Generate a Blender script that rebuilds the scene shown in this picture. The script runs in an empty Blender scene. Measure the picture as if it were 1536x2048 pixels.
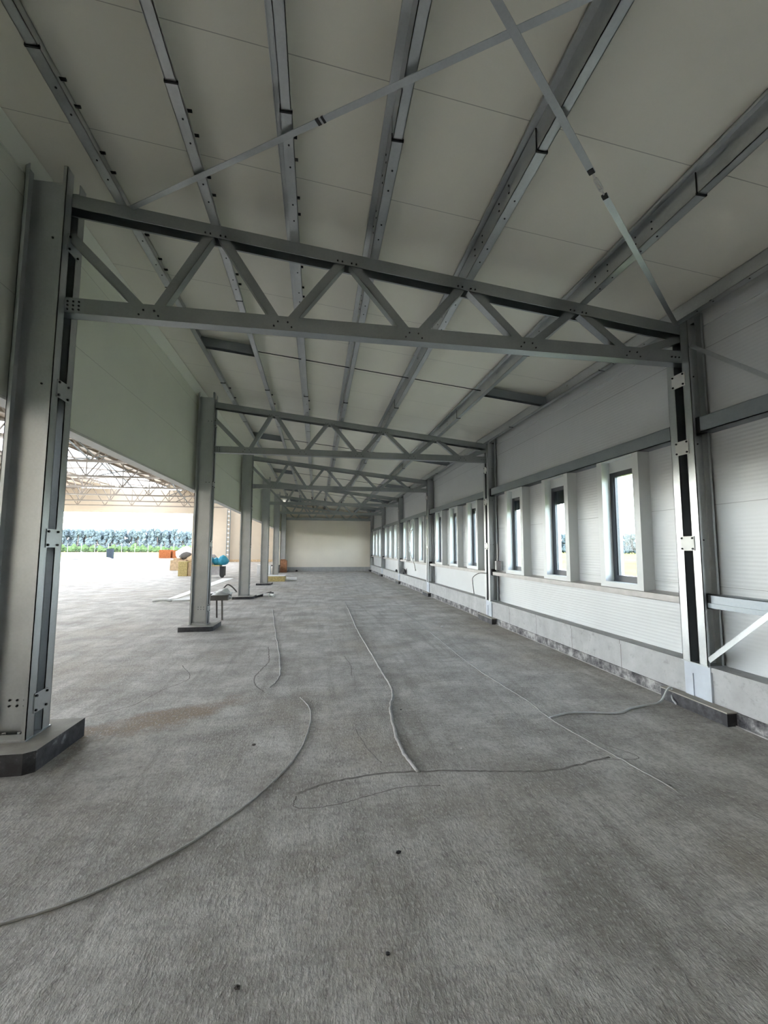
import bpy, math, random
import numpy as np
from mathutils import Vector, noise, Matrix
random.seed(7)
PI = math.pi
SC = bpy.context.scene
COL = SC.collection

# ------------------------------------------------------------------ materials
def new_mat(name):
    m = bpy.data.materials.new(name); m.use_nodes = True
    nt = m.node_tree; b = nt.nodes['Principled BSDF']
    return m, nt, b
def N(nt, t, **k):
    n = nt.nodes.new(t)
    for a, v in k.items(): setattr(n, a, v)
    return n
def coords(nt, scale=(1, 1, 1)):
    tc = N(nt, 'ShaderNodeTexCoord'); mp = N(nt, 'ShaderNodeMapping')
    mp.inputs['Scale'].default_value = scale
    nt.links.new(tc.outputs['Object'], mp.inputs['Vector'])
    return mp.outputs['Vector']
def noise_tex(nt, vec, scale, detail=4, rough=.55):
    n = N(nt, 'ShaderNodeTexNoise'); n.inputs['Scale'].default_value = scale
    n.inputs['Detail'].default_value = detail; n.inputs['Roughness'].default_value = rough
    nt.links.new(vec, n.inputs['Vector']); return n.outputs['Fac']
def ramp(nt, fac, stops):
    r = N(nt, 'ShaderNodeValToRGB'); e = r.color_ramp.elements
    while len(e) < len(stops): e.new(.5)
    for i, (p, c) in enumerate(stops):
        e[i].position = p; e[i].color = (*c, 1) if len(c) == 3 else c
    nt.links.new(fac, r.inputs['Fac']); return r.outputs['Color']
def mixc(nt, fac, a, b, mode='MIX'):
    m = N(nt, 'ShaderNodeMix', data_type='RGBA', blend_type=mode)
    for sock, v in ((m.inputs[0], fac), (m.inputs[6], a), (m.inputs[7], b)):
        if isinstance(v, (int, float)): sock.default_value = v
        elif isinstance(v, tuple): sock.default_value = (*v, 1)
        else: nt.links.new(v, sock)
    return m.outputs[2]
def mathn(nt, op, a, b=None):
    m = N(nt, 'ShaderNodeMath', operation=op)
    for i, v in enumerate((a, b)):
        if v is None: continue
        if isinstance(v, (int, float)): m.inputs[i].default_value = v
        else: nt.links.new(v, m.inputs[i])
    return m.outputs[0]
def bump(nt, b, h, strength=.3, dist=.02, prev=None):
    n = N(nt, 'ShaderNodeBump'); n.inputs['Strength'].default_value = strength
    n.inputs['Distance'].default_value = dist
    nt.links.new(h, n.inputs['Height'])
    if prev is not None: nt.links.new(prev, n.inputs['Normal'])
    nt.links.new(n.outputs['Normal'], b.inputs['Normal']); return n.outputs['Normal']

def plain(name, col, rough=.6, metal=0., var=.12, scale=6., bmp=0.):
    m, nt, b = new_mat(name)
    v = coords(nt); f = noise_tex(nt, v, scale)
    lo = tuple(c*(1-var) for c in col); hi = tuple(min(1, c*(1+var)) for c in col)
    nt.links.new(ramp(nt, f, [(.3, lo), (.7, hi)]), b.inputs['Base Color'])
    b.inputs['Roughness'].default_value = rough; b.inputs['Metallic'].default_value = metal
    if bmp: bump(nt, b, noise_tex(nt, v, scale*6), bmp, .01)
    return m

def galv(name, lo, hi, rough=.42, metal=.75):
    m, nt, b = new_mat(name)
    v = coords(nt)
    vo = N(nt, 'ShaderNodeTexVoronoi'); vo.inputs['Scale'].default_value = 45
    nt.links.new(v, vo.inputs['Vector'])
    f = noise_tex(nt, v, 2.2, 5)
    g = mathn(nt, 'ADD', mathn(nt, 'MULTIPLY', f, .8), mathn(nt, 'MULTIPLY', vo.outputs['Distance'], .12))
    nt.links.new(ramp(nt, g, [(.25, lo), (.75, hi)]), b.inputs['Base Color'])
    r = mathn(nt, 'ADD', mathn(nt, 'MULTIPLY', f, .25), rough-.12)
    nt.links.new(r, b.inputs['Roughness'])
    b.inputs['Metallic'].default_value = metal
    return m
M = {}
M['galv'] = galv('galvanized_steel', (.44, .465, .475), (.60, .62, .63), .36, .95)
M['galv_purlin'] = galv('galvanized_purlin_steel', (.46, .48, .485), (.64, .66, .665), .32, .95)
M['galv_dark'] = galv('weathered_girt_steel', (.22, .245, .265), (.31, .335, .355), .45, .85)
M['galv_truss'] = galv('truss_steel', (.33, .355, .36), (.46, .485, .49), .38, .95)
M['sill'] = plain('dusty_sill_steel', (.46, .44, .42), .5, .1, .12, 5)
M['galv_white'] = plain('pale_zinc_plate', (.62, .62, .59), .45, .1, .05)
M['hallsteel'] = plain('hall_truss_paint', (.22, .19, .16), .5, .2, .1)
M['bolt'] = plain('dark_bolt', (.03, .03, .032), .5, .6)
M['dark'] = plain('black_rubber', (.015, .015, .017), .7)
M['white_sheet'] = plain('white_coated_sheet', (.78, .78, .77), .4, 0, .03)
M['surround'] = plain('white_window_surround', (.63, .65, .645), .42, 0, .03, 2)
M['frame'] = plain('anthracite_window_frame', (.035, .04, .05), .4, 0, .1)
M['shutter'] = plain('brown_black_shutter', (.035, .033, .033), .5)
M['brick'] = plain('red_brown_cardboard', (.30, .14, .07), .8, 0, .3, 9)
M['tan'] = plain('tan_paper', (.50, .36, .22), .8, 0, .25, 5)
M['wool'] = plain('yellow_mineral_wool', (.42, .33, .14), .9, 0, .25, 12, .4)
M['blue'] = plain('blue_plastic', (.03, .28, .42), .45, 0, .2)
M['greybox'] = plain('grey_box', (.35, .33, .33), .6)
M['orange'] = plain('orange_wood', (.55, .33, .13), .8, 0, .2)
M['cable'] = plain('grey_cable', (.50, .52, .53), .7, 0, .1, 8)
M['slurry'] = plain('cement_covered_cable', (.35, .34, .325), .9, 0, .15, 15, .4)
M['steel_dark'] = plain('dark_leg_steel', (.10, .09, .08), .6, .3)
M['foil'] = plain('white_foil', (.6, .6, .58), .35, 0, .1)
M['bark'] = plain('pine_bark', (.16, .12, .10), .9, 0, .3)
M['fence'] = plain('fence_zinc', (.2, .22, .22), .5, .2)

# sandwich panel: seams are real grooves of the panel, spaced along one object axis
def panel(name, col, axis, pitch, off, rough=.45, rib=0., seam=.5, width=.006):
    m, nt, b = new_mat(name)
    v = coords(nt)
    sp = N(nt, 'ShaderNodeSeparateXYZ'); nt.links.new(v, sp.inputs[0])
    a = sp.outputs[axis]
    t = mathn(nt, 'FRACT', mathn(nt, 'DIVIDE', mathn(nt, 'SUBTRACT', a, off), pitch))
    s = mathn(nt, 'LESS_THAN', t, width/pitch)
    f = noise_tex(nt, v, 1.3, 5)
    f2 = noise_tex(nt, v, .35, 2)
    base = ramp(nt, f, [(.3, tuple(c*.965 for c in col)), (.7, tuple(min(1, c*1.02) for c in col))])
    base = mixc(nt, mathn(nt, 'MULTIPLY', f2, .12), base, tuple(c*.9 for c in col))
    base = mixc(nt, s, base, tuple(c*seam for c in col))
    nt.links.new(base, b.inputs['Base Color'])
    b.inputs['Roughness'].default_value = rough
    if rib:
        w = mathn(nt, 'SINE', mathn(nt, 'MULTIPLY', a, 2*PI/rib))
        bump(nt, b, mathn(nt, 'SUBTRACT', mathn(nt, 'MULTIPLY', w, .5), mathn(nt, 'MULTIPLY', s, 4)), .5, .0015)
    else:
        bump(nt, b, mathn(nt, 'MULTIPLY', s, -1.), .8, .004)
    return m
M['ceil'] = panel('ceiling_sandwich_panel', (.80, .785, .70), 1, 1.0, .74, .33)
M['wallr'] = panel('wall_sandwich_panel', (.605, .62, .622), 2, 0.95, 2.36-.95*3, .38, .045)
M['walll'] = panel('fascia_sandwich_panel', (.70, .73, .645), 2, 1.0, 4.22-4, .42, 0, .6)
M['wallfar'] = panel('end_sandwich_panel', (.80, .74, .64), 0, 1.1, .3, .5, 0, .93)
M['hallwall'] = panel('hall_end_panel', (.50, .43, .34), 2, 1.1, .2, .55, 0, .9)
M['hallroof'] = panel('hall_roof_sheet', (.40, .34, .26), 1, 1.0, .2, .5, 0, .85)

# dusty cast floor
def floor_mat():
    m, nt, b = new_mat('dusty_concrete')
    v = coords(nt); va = coords(nt, (1.0, .45, 1))
    big = noise_tex(nt, v, .35, 5, .6); mid = noise_tex(nt, v, 1.6, 6, .65)
    fine = noise_tex(nt, v, 22, 6, .7); gr = noise_tex(nt, va, 60, 3, .6)
    c = ramp(nt, mid, [(.36, (.305, .288, .262)), (.5, (.43, .413, .382)), (.63, (.56, .542, .508))])
    c = mixc(nt, ramp(nt, big, [(.50, (0, 0, 0)), (.64, (.6, .6, .6))]), c, (.39, .345, .285))
    # drifts of sand lying between the left-hand columns
    tc = N(nt, 'ShaderNodeTexCoord'); sp = N(nt, 'ShaderNodeSeparateXYZ'); nt.links.new(tc.outputs['Object'], sp.inputs[0])
    vx = mathn(nt, 'ADD', mathn(nt, 'MULTIPLY', mathn(nt, 'ADD', sp.outputs[0], 1.72), .60), mathn(nt, 'MULTIPLY', mathn(nt, 'ADD', sp.outputs[1], -4.95), .45))
    vy = mathn(nt, 'ADD', mathn(nt, 'MULTIPLY', mathn(nt, 'ADD', sp.outputs[0], 1.72), -1.3), mathn(nt, 'MULTIPLY', mathn(nt, 'ADD', sp.outputs[1], -4.95), 1.9))
    dd = mathn(nt, 'ADD', mathn(nt, 'MULTIPLY', vx, vx), mathn(nt, 'MULTIPLY', vy, vy))
    dd = mathn(nt, 'ADD', dd, mathn(nt, 'MULTIPLY', mathn(nt, 'SUBTRACT', mid, .5), 2.2))
    c = mixc(nt, ramp(nt, dd, [(.1, (.75, .75, .75)), (.75, (0, 0, 0))]), c, (.27, .185, .115))
    trk = noise_tex(nt, coords(nt, (6.5, .55, 1)), 1., 5, .65)
    c = mixc(nt, ramp(nt, trk, [(.50, (0, 0, 0)), (.66, (.55, .55, .55))]), c, (.25, .235, .205))
    str_ = noise_tex(nt, coords(nt, (.8, 3.0, 1)), 1.5, 6, .7)
    c = mixc(nt, ramp(nt, str_, [(.52, (0, 0, 0)), (.66, (.5, .5, .5))]), c, (.26, .243, .225))
    c = mixc(nt, ramp(nt, fine, [(.34, (.45, .45, .45)), (.54, (0, 0, 0))]), c, (.16, .136, .13))
    c = mixc(nt, ramp(nt, gr, [(.56, (0, 0, 0)), (.68, (.75, .75, .75))]), c, (.58, .55, .53))
    sm = noise_tex(nt, v, .9, 3, .5)
    c = mixc(nt, ramp(nt, sm, [(.60, (0, 0, 0)), (.74, (.45, .45, .45))]), c, (.20, .185, .168))
    nt.links.new(c, b.inputs['Base Color'])
    b.inputs['Roughness'].default_value = .82
    b.inputs['Specular IOR Level'].default_value = .35
    n1 = bump(nt, b, fine, .42, .016)
    n2 = bump(nt, b, gr, .7, .010, n1)
    bump(nt, b, mid, .35, .05, n2)
    return m
M['floor'] = floor_mat()
def plinth_mat():
    m, nt, b = new_mat('cast_plinth_concrete')
    v = coords(nt); f = noise_tex(nt, v, 2.5, 6, .65); g = noise_tex(nt, v, 9, 5, .7)
    tc = N(nt, 'ShaderNodeTexCoord'); sp = N(nt, 'ShaderNodeSeparateXYZ'); nt.links.new(tc.outputs['Object'], sp.inputs[0])
    c = ramp(nt, f, [(.3, (.34, .34, .335)), (.7, (.46, .465, .46))])
    c = mixc(nt, ramp(nt, g, [(.56, (0, 0, 0)), (.70, (.6, .6, .6))]), c, (.24, .235, .225))
    t = mathn(nt, 'FRACT', mathn(nt, 'DIVIDE', mathn(nt, 'ADD', sp.outputs[1], .35), 1.2))
    c = mixc(nt, mathn(nt, 'LESS_THAN', t, .012), c, (.22, .21, .20))
    nt.links.new(c, b.inputs['Base Color']); b.inputs['Roughness'].default_value = .85
    bump(nt, b, g, .4, .01); return m
M['plinth'] = plinth_mat()
def stain_mat():
    m, nt, b = new_mat('bitumen_stained_concrete')
    v = coords(nt); f = noise_tex(nt, v, 5, 7, .7)
    nt.links.new(ramp(nt, f, [(.36, (.035, .033, .038)), (.50, (.16, .155, .155)), (.62, (.40, .39, .38))]), b.inputs['Base Color'])
    b.inputs['Roughness'].default_value = .8; bump(nt, b, f, .5, .01); return m
M['stain'] = stain_mat()
def bitumen_mat():
    m, nt, b = new_mat('bitumen_coat')
    v = coords(nt); f = noise_tex(nt, v, 6, 6, .7)
    nt.links.new(ramp(nt, f, [(.42, (.022, .021, .024)), (.60, (.06, .06, .065)), (.72, (.25, .25, .26))]), b.inputs['Base Color'])
    b.inputs['Roughness'].default_value = .7; bump(nt, b, f, .4, .01); return m
M['bitumen'] = bitumen_mat()
M['blocktop'] = plain('footing_top_concrete', (.34, .32, .285), .85, 0, .15, 5, .3)
M['pedestal'] = plain('lime_washed_concrete', (.50, .54, .59), .8, 0, .08, 4, .2)

def glass_mat():
    m = bpy.data.materials.new('window_glass'); m.use_nodes = True; nt = m.node_tree; nt.nodes.clear()
    o = N(nt, 'ShaderNodeOutputMaterial'); mx = N(nt, 'ShaderNodeMixShader'); t = N(nt, 'ShaderNodeBsdfTransparent'); g = N(nt, 'ShaderNodeBsdfGlossy')
    g.inputs['Roughness'].default_value = .02; t.inputs['Color'].default_value = (.84, .88, .89, 1)
    lw = N(nt, 'ShaderNodeLayerWeight'); lw.inputs['Blend'].default_value = .5
    fr = mathn(nt, 'ADD', mathn(nt, 'MULTIPLY', mathn(nt, 'POWER', lw.outputs['Facing'], 5.), .5), .004)
    nt.links.new(fr, mx.inputs[0]); nt.links.new(t.outputs[0], mx.inputs[1]); nt.links.new(g.outputs[0], mx.inputs[2])
    nt.links.new(mx.outputs[0], o.inputs['Surface']); return m
M['glass'] = glass_mat()
def skylight_mat(name, lo, hi):
    m = bpy.data.materials.new(name); m.use_nodes = True; nt = m.node_tree; nt.nodes.clear()
    o = N(nt, 'ShaderNodeOutputMaterial'); mx = N(nt, 'ShaderNodeMixShader'); t = N(nt, 'ShaderNodeBsdfTransparent'); g = N(nt, 'ShaderNodeBsdfTranslucent')
    f = noise_tex(nt, coords(nt), .8, 3)
    mx.inputs[0].default_value = 1.; t.inputs['Color'].default_value = (.8, .83, .85, 1)
    nt.links.new(ramp(nt, f, [(0, (lo, lo, lo*.98)), (1, (hi, hi, hi*.98))]), g.inputs['Color'])
    nt.links.new(t.outputs[0], mx.inputs[1]); nt.links.new(g.outputs[0], mx.inputs[2]); nt.links.new(mx.outputs[0], o.inputs['Surface']); return m
M['skylight'] = skylight_mat('dusty_skylight_sheet', .50, .56); M['skylight_added'] = skylight_mat('added_skylight_sheet', .52, .58)
def ground_mat():
    m, nt, b = new_mat('field_grass'); v = coords(nt)
    f = noise_tex(nt, v, .06, 6, .6); g = noise_tex(nt, v, 1.2, 5)
    c = ramp(nt, f, [(.35, (.10, .125, .028)), (.65, (.16, .17, .05))])
    c = mixc(nt, ramp(nt, g, [(.4, (0, 0, 0)), (.8, (.5, .5, .5))]), c, (.2, .19, .08))
    nt.links.new(c, b.inputs['Base Color']); b.inputs['Roughness'].default_value = .95; return m
M['grass'] = ground_mat()
M['apron'] = plain('pale_concrete_apron', (.34, .33, .30), .9, 0, .08, .3)
def leaf_mat():
    m, nt, b = new_mat('hazed_pine_needles'); v = coords(nt); f = noise_tex(nt, v, 1.1, 6, .7)
    nt.links.new(ramp(nt, f, [(.3, (.045, .060, .066)), (.7, (.10, .122, .125))]), b.inputs['Base Color'])  # distance haze is put into the blue-grey needle colour
    b.inputs['Roughness'].default_value = .9; return m
M['leaf'] = leaf_mat()
M['bush'] = plain('bush_leaves', (.045, .075, .025), .9, 0, .35, 1.5)

M['yard_dark'] = plain('yard_drum_paint', (.02, .025, .03), .9); M['yard_brick'] = plain('yard_brick', (.10, .035, .014), .9, 0, .3); M['yard_orange'] = plain('yard_timber', (.15, .07, .02), .9, 0, .25)
M['yard_white'] = plain('yard_white_wrap', (.22, .22, .22), .9, 0, .2)
for k_ in ('yard_dark', 'yard_brick', 'yard_orange', 'yard_white', 'grass', 'leaf', 'bush', 'apron', 'bark'): M[k_].node_tree.nodes['Principled BSDF'].inputs['Specular IOR Level'].default_value = 0.

# ------------------------------------------------------------------ mesh builder
class MB:
    def __init__(s): s.v = []; s.f = []; s.mi = []; s.cur = 0
    def quadbox(s, P):           # 8 points: bottom 4 ccw, top 4 ccw
        n = len(s.v); s.v += [tuple(p) for p in P]
        for q in ((3, 2, 1, 0), (4, 5, 6, 7), (0, 1, 5, 4), (1, 2, 6, 5), (2, 3, 7, 6), (3, 0, 4, 7)):
            s.f.append([n+i for i in q]); s.mi.append(s.cur)
        return s
    def box(s, a, b):
        x0, x1 = sorted((a[0], b[0])); y0, y1 = sorted((a[1], b[1])); z0, z1 = sorted((a[2], b[2]))
        return s.quadbox([(x0, y0, z0), (x1, y0, z0), (x1, y1, z0), (x0, y1, z0), (x0, y0, z1), (x1, y0, z1), (x1, y1, z1), (x0, y1, z1)])
    def extr(s, prof, p, q, side, up):   # closed profile [(u,v)] swept p->q ; u along side, v along up
        p = Vector(p); q = Vector(q); side = Vector(side); up = Vector(up); n = len(s.v); k = len(prof)
        for o in (p, q):
            for u, v in prof: s.v.append(tuple(o+side*u+up*v))
        for i in range(k):
            j = (i+1) % k; s.f.append([n+i, n+j, n+k+j, n+k+i]); s.mi.append(s.cur)
        s.f.append([n+i for i in reversed(range(k))]); s.f.append([n+k+i for i in range(k)]); s.mi += [s.cur]*2
        return s
    def thin(s, path, t, p, q, side, up):   # open thin-walled section given as centre-line path
        for (u0, v0), (u1, v1) in zip(path, path[1:]):
            a = Vector((u0, v0)); b = Vector((u1, v1)); d = (b-a).normalized(); nn = Vector((-d.y, d.x))*t/2; e = d*t/2
            a2 = a-e; b2 = b+e
            s.extr([tuple(a2-nn), tuple(b2-nn), tuple(b2+nn), tuple(a2+nn)], p, q, side, up)
        return s
    def bar(s, p, q, w, h, up=(0, 0, 1)):
        p = Vector(p); q = Vector(q); d = (q-p).normalized(); up = Vector(up)
        side = d.cross(up)
        if side.length < 1e-4: side = d.cross(Vector((1, 0, 0)))
        side.normalize(); u = side.cross(d).normalized()
        return s.extr([(-w/2, -h/2), (w/2, -h/2), (w/2, h/2), (-w/2, h/2)], p, q, side, u)
    def cyl(s, p, q, r, n=10, r2=None):
        p = Vector(p); q = Vector(q); d = (q-p).normalized(); a = d.orthogonal().normalized(); b = d.cross(a); r2 = r if r2 is None else r2
        m = len(s.v)
        for o, rr in ((p, r), (q, r2)):
            for i in range(n):
                t = 2*PI*i/n; s.v.append(tuple(o+(a*math.cos(t)+b*math.sin(t))*rr))
        for i in range(n):
            j = (i+1) % n; s.f.append([m+i, m+j, m+n+j, m+n+i]); s.mi.append(s.cur)
        s.f.append([m+i for i in reversed(range(n))]); s.f.append([m+n+i for i in range(n)]); s.mi += [s.cur]*2
        return s
    def tube(s, pts, r, n=8, rz=None):
        pts = [Vector(p) for p in pts]; m = len(s.v); rz = rz or r
        for k, p in enumerate(pts):
            d = (pts[min(k+1, len(pts)-1)]-pts[max(k-1, 0)]).normalized()
            a = d.cross(Vector((0, 0, 1)));
            if a.length < .05: a = d.cross(Vector((1, 0, 0)))
            a.normalize(); b = a.cross(d)
            for i in range(n):
                t = 2*PI*i/n; s.v.append(tuple(p+a*math.cos(t)*r+b*math.sin(t)*rz))
        for k in range(len(pts)-1):
            for i in range(n):
                j = (i+1) % n; s.f.append([m+k*n+i, m+k*n+j, m+(k+1)*n+j, m+(k+1)*n+i]); s.mi.append(s.cur)
        s.f.append([m+i for i in range(n)][::-1]); s.f.append([m+(len(pts)-1)*n+i for i in range(n)]); s.mi += [s.cur]*2
        return s
    def blob(s, c, r, seed=0, amp=.25, n=2, sq=(1, 1, 1), flat=None):
        import bmesh
        bm = bmesh.new(); bmesh.ops.create_icosphere(bm, subdivisions=n, radius=1)
        m = len(s.v); c = Vector(c)
        for v in bm.verts:
            k = 1+amp*noise.noise(v.co*1.7+Vector((seed*3.1, seed, 0)))*2
            p = Vector((v.co.x*r*sq[0]*k, v.co.y*r*sq[1]*k, v.co.z*r*sq[2]*k))+c
            if flat is not None: p.z = max(p.z, flat)
            s.v.append(tuple(p))
        for f in bm.faces: s.f.append([m+v.index for v in f.verts]); s.mi.append(s.cur)
        bm.free(); return s
    def build(s, name, mat, parent=None, smooth=False):
        me = bpy.data.meshes.new(name); me.from_pydata(s.v, [], s.f); me.update()
        mats = mat if isinstance(mat, (list, tuple)) else [mat]
        for x in mats: me.materials.append(x)
        if len(mats) > 1: me.polygons.foreach_set('material_index', s.mi)
        if smooth: me.polygons.foreach_set('use_smooth', [True]*len(me.polygons))
        import bmesh
        bm = bmesh.new(); bm.from_mesh(me); bmesh.ops.recalc_face_normals(bm, faces=bm.faces); bm.to_mesh(me); bm.free()
        o = bpy.data.objects.new(name, me); COL.objects.link(o)
        if parent is not None: o.parent = parent
        return o
def tag(o, label=None, cat=None, group=None, kind=None):
    if label: o['label'] = label
    if cat: o['category'] = cat
    if group: o['group'] = group
    if kind: o['kind'] = kind
    return o
def empty(name, loc, label=None, cat=None, group=None, kind=None, rz=0):
    o = bpy.data.objects.new(name, None); o.empty_display_size = .1; COL.objects.link(o); o.location = loc; o.rotation_euler.z = rz
    return tag(o, label, cat, group, kind)
def copy_tree(o, parent=None):
    c = o.copy(); COL.objects.link(c); c.parent = parent
    for ch in list(o.children): copy_tree(ch, c)
    return c
BM = {}
class bolts:
    """every bolt is an object of its own; bolts of one size share a mesh"""
    def __init__(s, pts, axis, r=.011, h=.012): s.items = [(Vector(p), (tuple(axis), r, h)) for p in pts]
    def __add__(s, o): s.items += o.items; return s
    def build(s, name, mat, parent):
        for p, key in s.items:
            if key not in BM:
                o = MB().cyl((0, 0, 0), Vector(key[0])*key[2], key[1], 6).build('bolt', mat); BM[key] = o.data
            else:
                o = bpy.data.objects.new('bolt', BM[key]); COL.objects.link(o)
            o.parent = parent; o.location = p
ORD = ['first', 'second', 'third', 'fourth', 'fifth', 'sixth', 'seventh']

# ------------------------------------------------------------------ layout numbers
Y0 = 4.38; BAY = 6.0
CY = lambda k: Y0+BAY*k
XL = -2.45; XR = 4.35; XF = -2.87; XW = 4.6
SL = (5.32-4.586)/(XR-XL)
ztop = lambda x: 4.586+(XR-x)*SL      # top of the top chord / underside of purlins
PH = .215
zceil = lambda x: ztop(x)+PH
YN = -11.0; YC = -.12; YE = 34.8                    # aisle extents
HX = -44.; HY = 60.

# ------------------------------------------------------------------ floor
def seg_dist(P, A, B):
    A = np.array(A); B = np.array(B); d = B-A; L = d@d
    t = np.clip(((P-A)@d)/L, 0, 1); return np.linalg.norm(P-(A+t[:, None]*d), axis=1)
def make_floor():
    xs = np.concatenate([np.linspace(HX, -9, 24)[:-1], np.linspace(-9, -3.4, 60)[:-1], np.arange(-3.4, 4.40, .028), [4.42]])
    ys = np.concatenate([np.linspace(YN, .8, 12)[:-1], np.arange(.8, 9, .03), np.linspace(9, 20, 130), np.linspace(20, HY, 50)[1:]])
    X, Y = np.meshgrid(xs, ys); P = np.stack([X.ravel(), Y.ravel()], 1)
    nx, ny = len(xs), len(ys)
    Z = np.zeros(len(P))
    m = (P[:, 0] > -9.1) & (P[:, 1] < 21)
    idx = np.where(m)[0]
    for i in idx:
        x, y = P[i]
        a = noise.noise(Vector((x*.6, y*.6, 1)))
        b = noise.noise(Vector((x*3.1, y*2.2, 7)))
        c = noise.noise(Vector((x*13, y*8, 3)))
        d = noise.noise(Vector((x*30, y*18, 9)))
        w = .45+.55*min(1, max(0, (1.2-x)/3.5+ (3.2-y)*.35))
        Z[i] = a*.006+b*.007*w+max(c, -.15)*.0105*w*w+d*.0055*w*w
    # low trowel ridges and grooves left in the slab
    grooves = [([(-.13, 3.38), (.1, 3.5), (.55, 3.58), (1.13, 3.54), (1.99, 3.40), (2.6, 3.55)], -.024, .022),
               ([(-.12, 3.20), (.2, 3.22), (.7, 3.36), (1.1, 3.34)], -.020, .022),
               ([(.42, 4.45), (.5, 4.0), (.6, 3.7)], -.010, .02), ([(-.86, 8.3), (-.74, 7.2), (-.82, 6.2), (-.62, 5.75)], -.014, .025),
               ([(-2.3, 7.2), (-1.9, 6.6), (-2.0, 5.9), (-1.9, 5.4)], -.012, .03), ([(-3.1, 7.6), (-2.6, 7.0), (-2.6, 5.8), (-2.9, 5.1)], -.012, .03),
               ([(.45, 7.4), (.55, 6.6), (.5, 5.9)], -.01, .025)]
    for pl, dz, w in grooves:
        for A, B in zip(pl, pl[1:]):
            dd = seg_dist(P[idx], A, B); Z[idx] += dz*np.exp(-(dd/w)**2)*np.clip(.55+.6*np.sin(P[idx, 1]*7+P[idx, 0]*5), .08, 1)
            Z[idx] -= dz*.15
    Z[idx] = np.minimum(Z[idx]-.011, .0)
    Z = np.where(m, Z, -.008)
    me = bpy.data.meshes.new('floor')
    V = np.column_stack([P, Z])
    q = (np.arange(ny-1)[:, None]*nx+np.arange(nx-1)[None, :]).ravel()
    F = np.column_stack([q, q+1, q+nx+1, q+nx])
    me.vertices.add(len(V)); me.vertices.foreach_set('co', V.ravel())
    me.loops.add(F.size); me.loops.foreach_set('vertex_index', F.ravel())
    me.polygons.add(len(F)); me.polygons.foreach_set('loop_start', np.arange(len(F))*4); me.polygons.foreach_set('use_smooth', np.ones(len(F), bool))
    me.update(); me.validate(); me.materials.append(M['floor'])
    o = bpy.data.objects.new('floor', me); COL.objects.link(o)
    tag(o, 'dusty grey cast concrete floor of the aisle and hall', kind='structure')
make_floor()

# ------------------------------------------------------------------ aisle ceiling and walls
b = MB()
for x0, x1 in ((XF-.12, XW+.15),):
    b.quadbox([(x0, YN, zceil(x0)), (x1, YN, zceil(x1)), (x1, YE+.2, zceil(x1)), (x0, YE+.2, zceil(x0)),
               (x0, YN, zceil(x0)+.12), (x1, YN, zceil(x1)+.12), (x1, YE+.2, zceil(x1)+.12), (x0, YE+.2, zceil(x0)+.12)])
tag(b.build('ceiling', M['ceil']), 'pale sloping sandwich panel ceiling with cross seams', kind='structure')
# fascia wall between aisle and hall
b = MB(); b.box((XF-.12, YN, 3.21), (XF, YE, zceil(XF)-.002)); wl = b.build('wall_left', M['walll'])
tag(wl, 'grey green panel fascia hanging over the opening into the hall', kind='structure')
b = MB(); b.box((XF-.16, YN, 3.185), (XF+.02, YE, 3.212)); tag(b.build('trim_1', M['galv_white']), 'pale edge trim under the fascia', kind='structure')
b = MB(); b.quadbox([(XF, YN, zceil(XF)-.13), (XF+.02, YN, zceil(XF)-.13), (XF+.16, YN, zceil(XF+.16)-.012), (XF, YN, zceil(XF)-.002),
                     (XF, YE, zceil(XF)-.13), (XF+.02, YE, zceil(XF)-.13), (XF+.16, YE, zceil(XF+.16)-.012), (XF, YE, zceil(XF)-.002)])
tag(b.build('trim_2', M['walll']), 'corner flashing between fascia and ceiling', kind='structure')
# end wall of the aisle and the wall closing the last bay
b = MB(); b.box((XF-.12, YE, -.01), (XW+.1, YE+.12, 4.55)); b.box((XF-.12, YE, 4.55), (XW+.1, YE+.12, 5.4)); b.box((XF-.12, CY(5)-.1, -.01), (XF, YE, 3.185))
tag(b.build('wall_back', M['wallfar']), 'cream panel end wall closing the aisle', kind='structure')
b = MB(); b.box((XF, YE-.04, -.01), (XW, YE, .34)); tag(b.build('baseboard_back', M['plinth']), 'low concrete base under the end wall', kind='structure')

b = MB(); b.box((HX, YN-.12, -.01), (XW+.1, YN, 10.4)); tag(b.build('wall_front', M['wallfar']), 'unseen panel wall added to shut out light at the near end', kind='structure')  # unseen wall, added to stop light coming in from behind
# right wall with window openings
WOFF = [(.93, 1.57), (2.62, 3.26), (4.31, 4.95)]
OFFS = WOFF
wins = []
for k in range(0, 5):
    for j, (a, c) in enumerate(OFFS): wins.append((k, j, CY(k)+a, CY(k)+c))
b = MB(); T = .14
b.box((XW, YN, .50), (XW+T, YE+.1, 1.37)); b.box((XW, YN, 3.03), (XW+T, YE+.1, zceil(XW)-.002))
ys = YN
for (k, j, a, c) in wins:
    b.box((XW, ys, 1.37), (XW+T, a, 3.03)); ys = c
b.box((XW, ys, 1.37), (XW+T, YE+.1, 3.03))
tag(b.build('wall_right', M['wallr']), 'white ribbed panel wall with rows of narrow windows', kind='structure')
# flashing at wall top
b = MB(); b.box((XW-.02, YN, zceil(XW)-.235), (XW, YE, zceil(XW)-.004)); tag(b.build('trim_3', M['wallr']), 'pale flashing along the top of the window wall', kind='structure')
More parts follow.
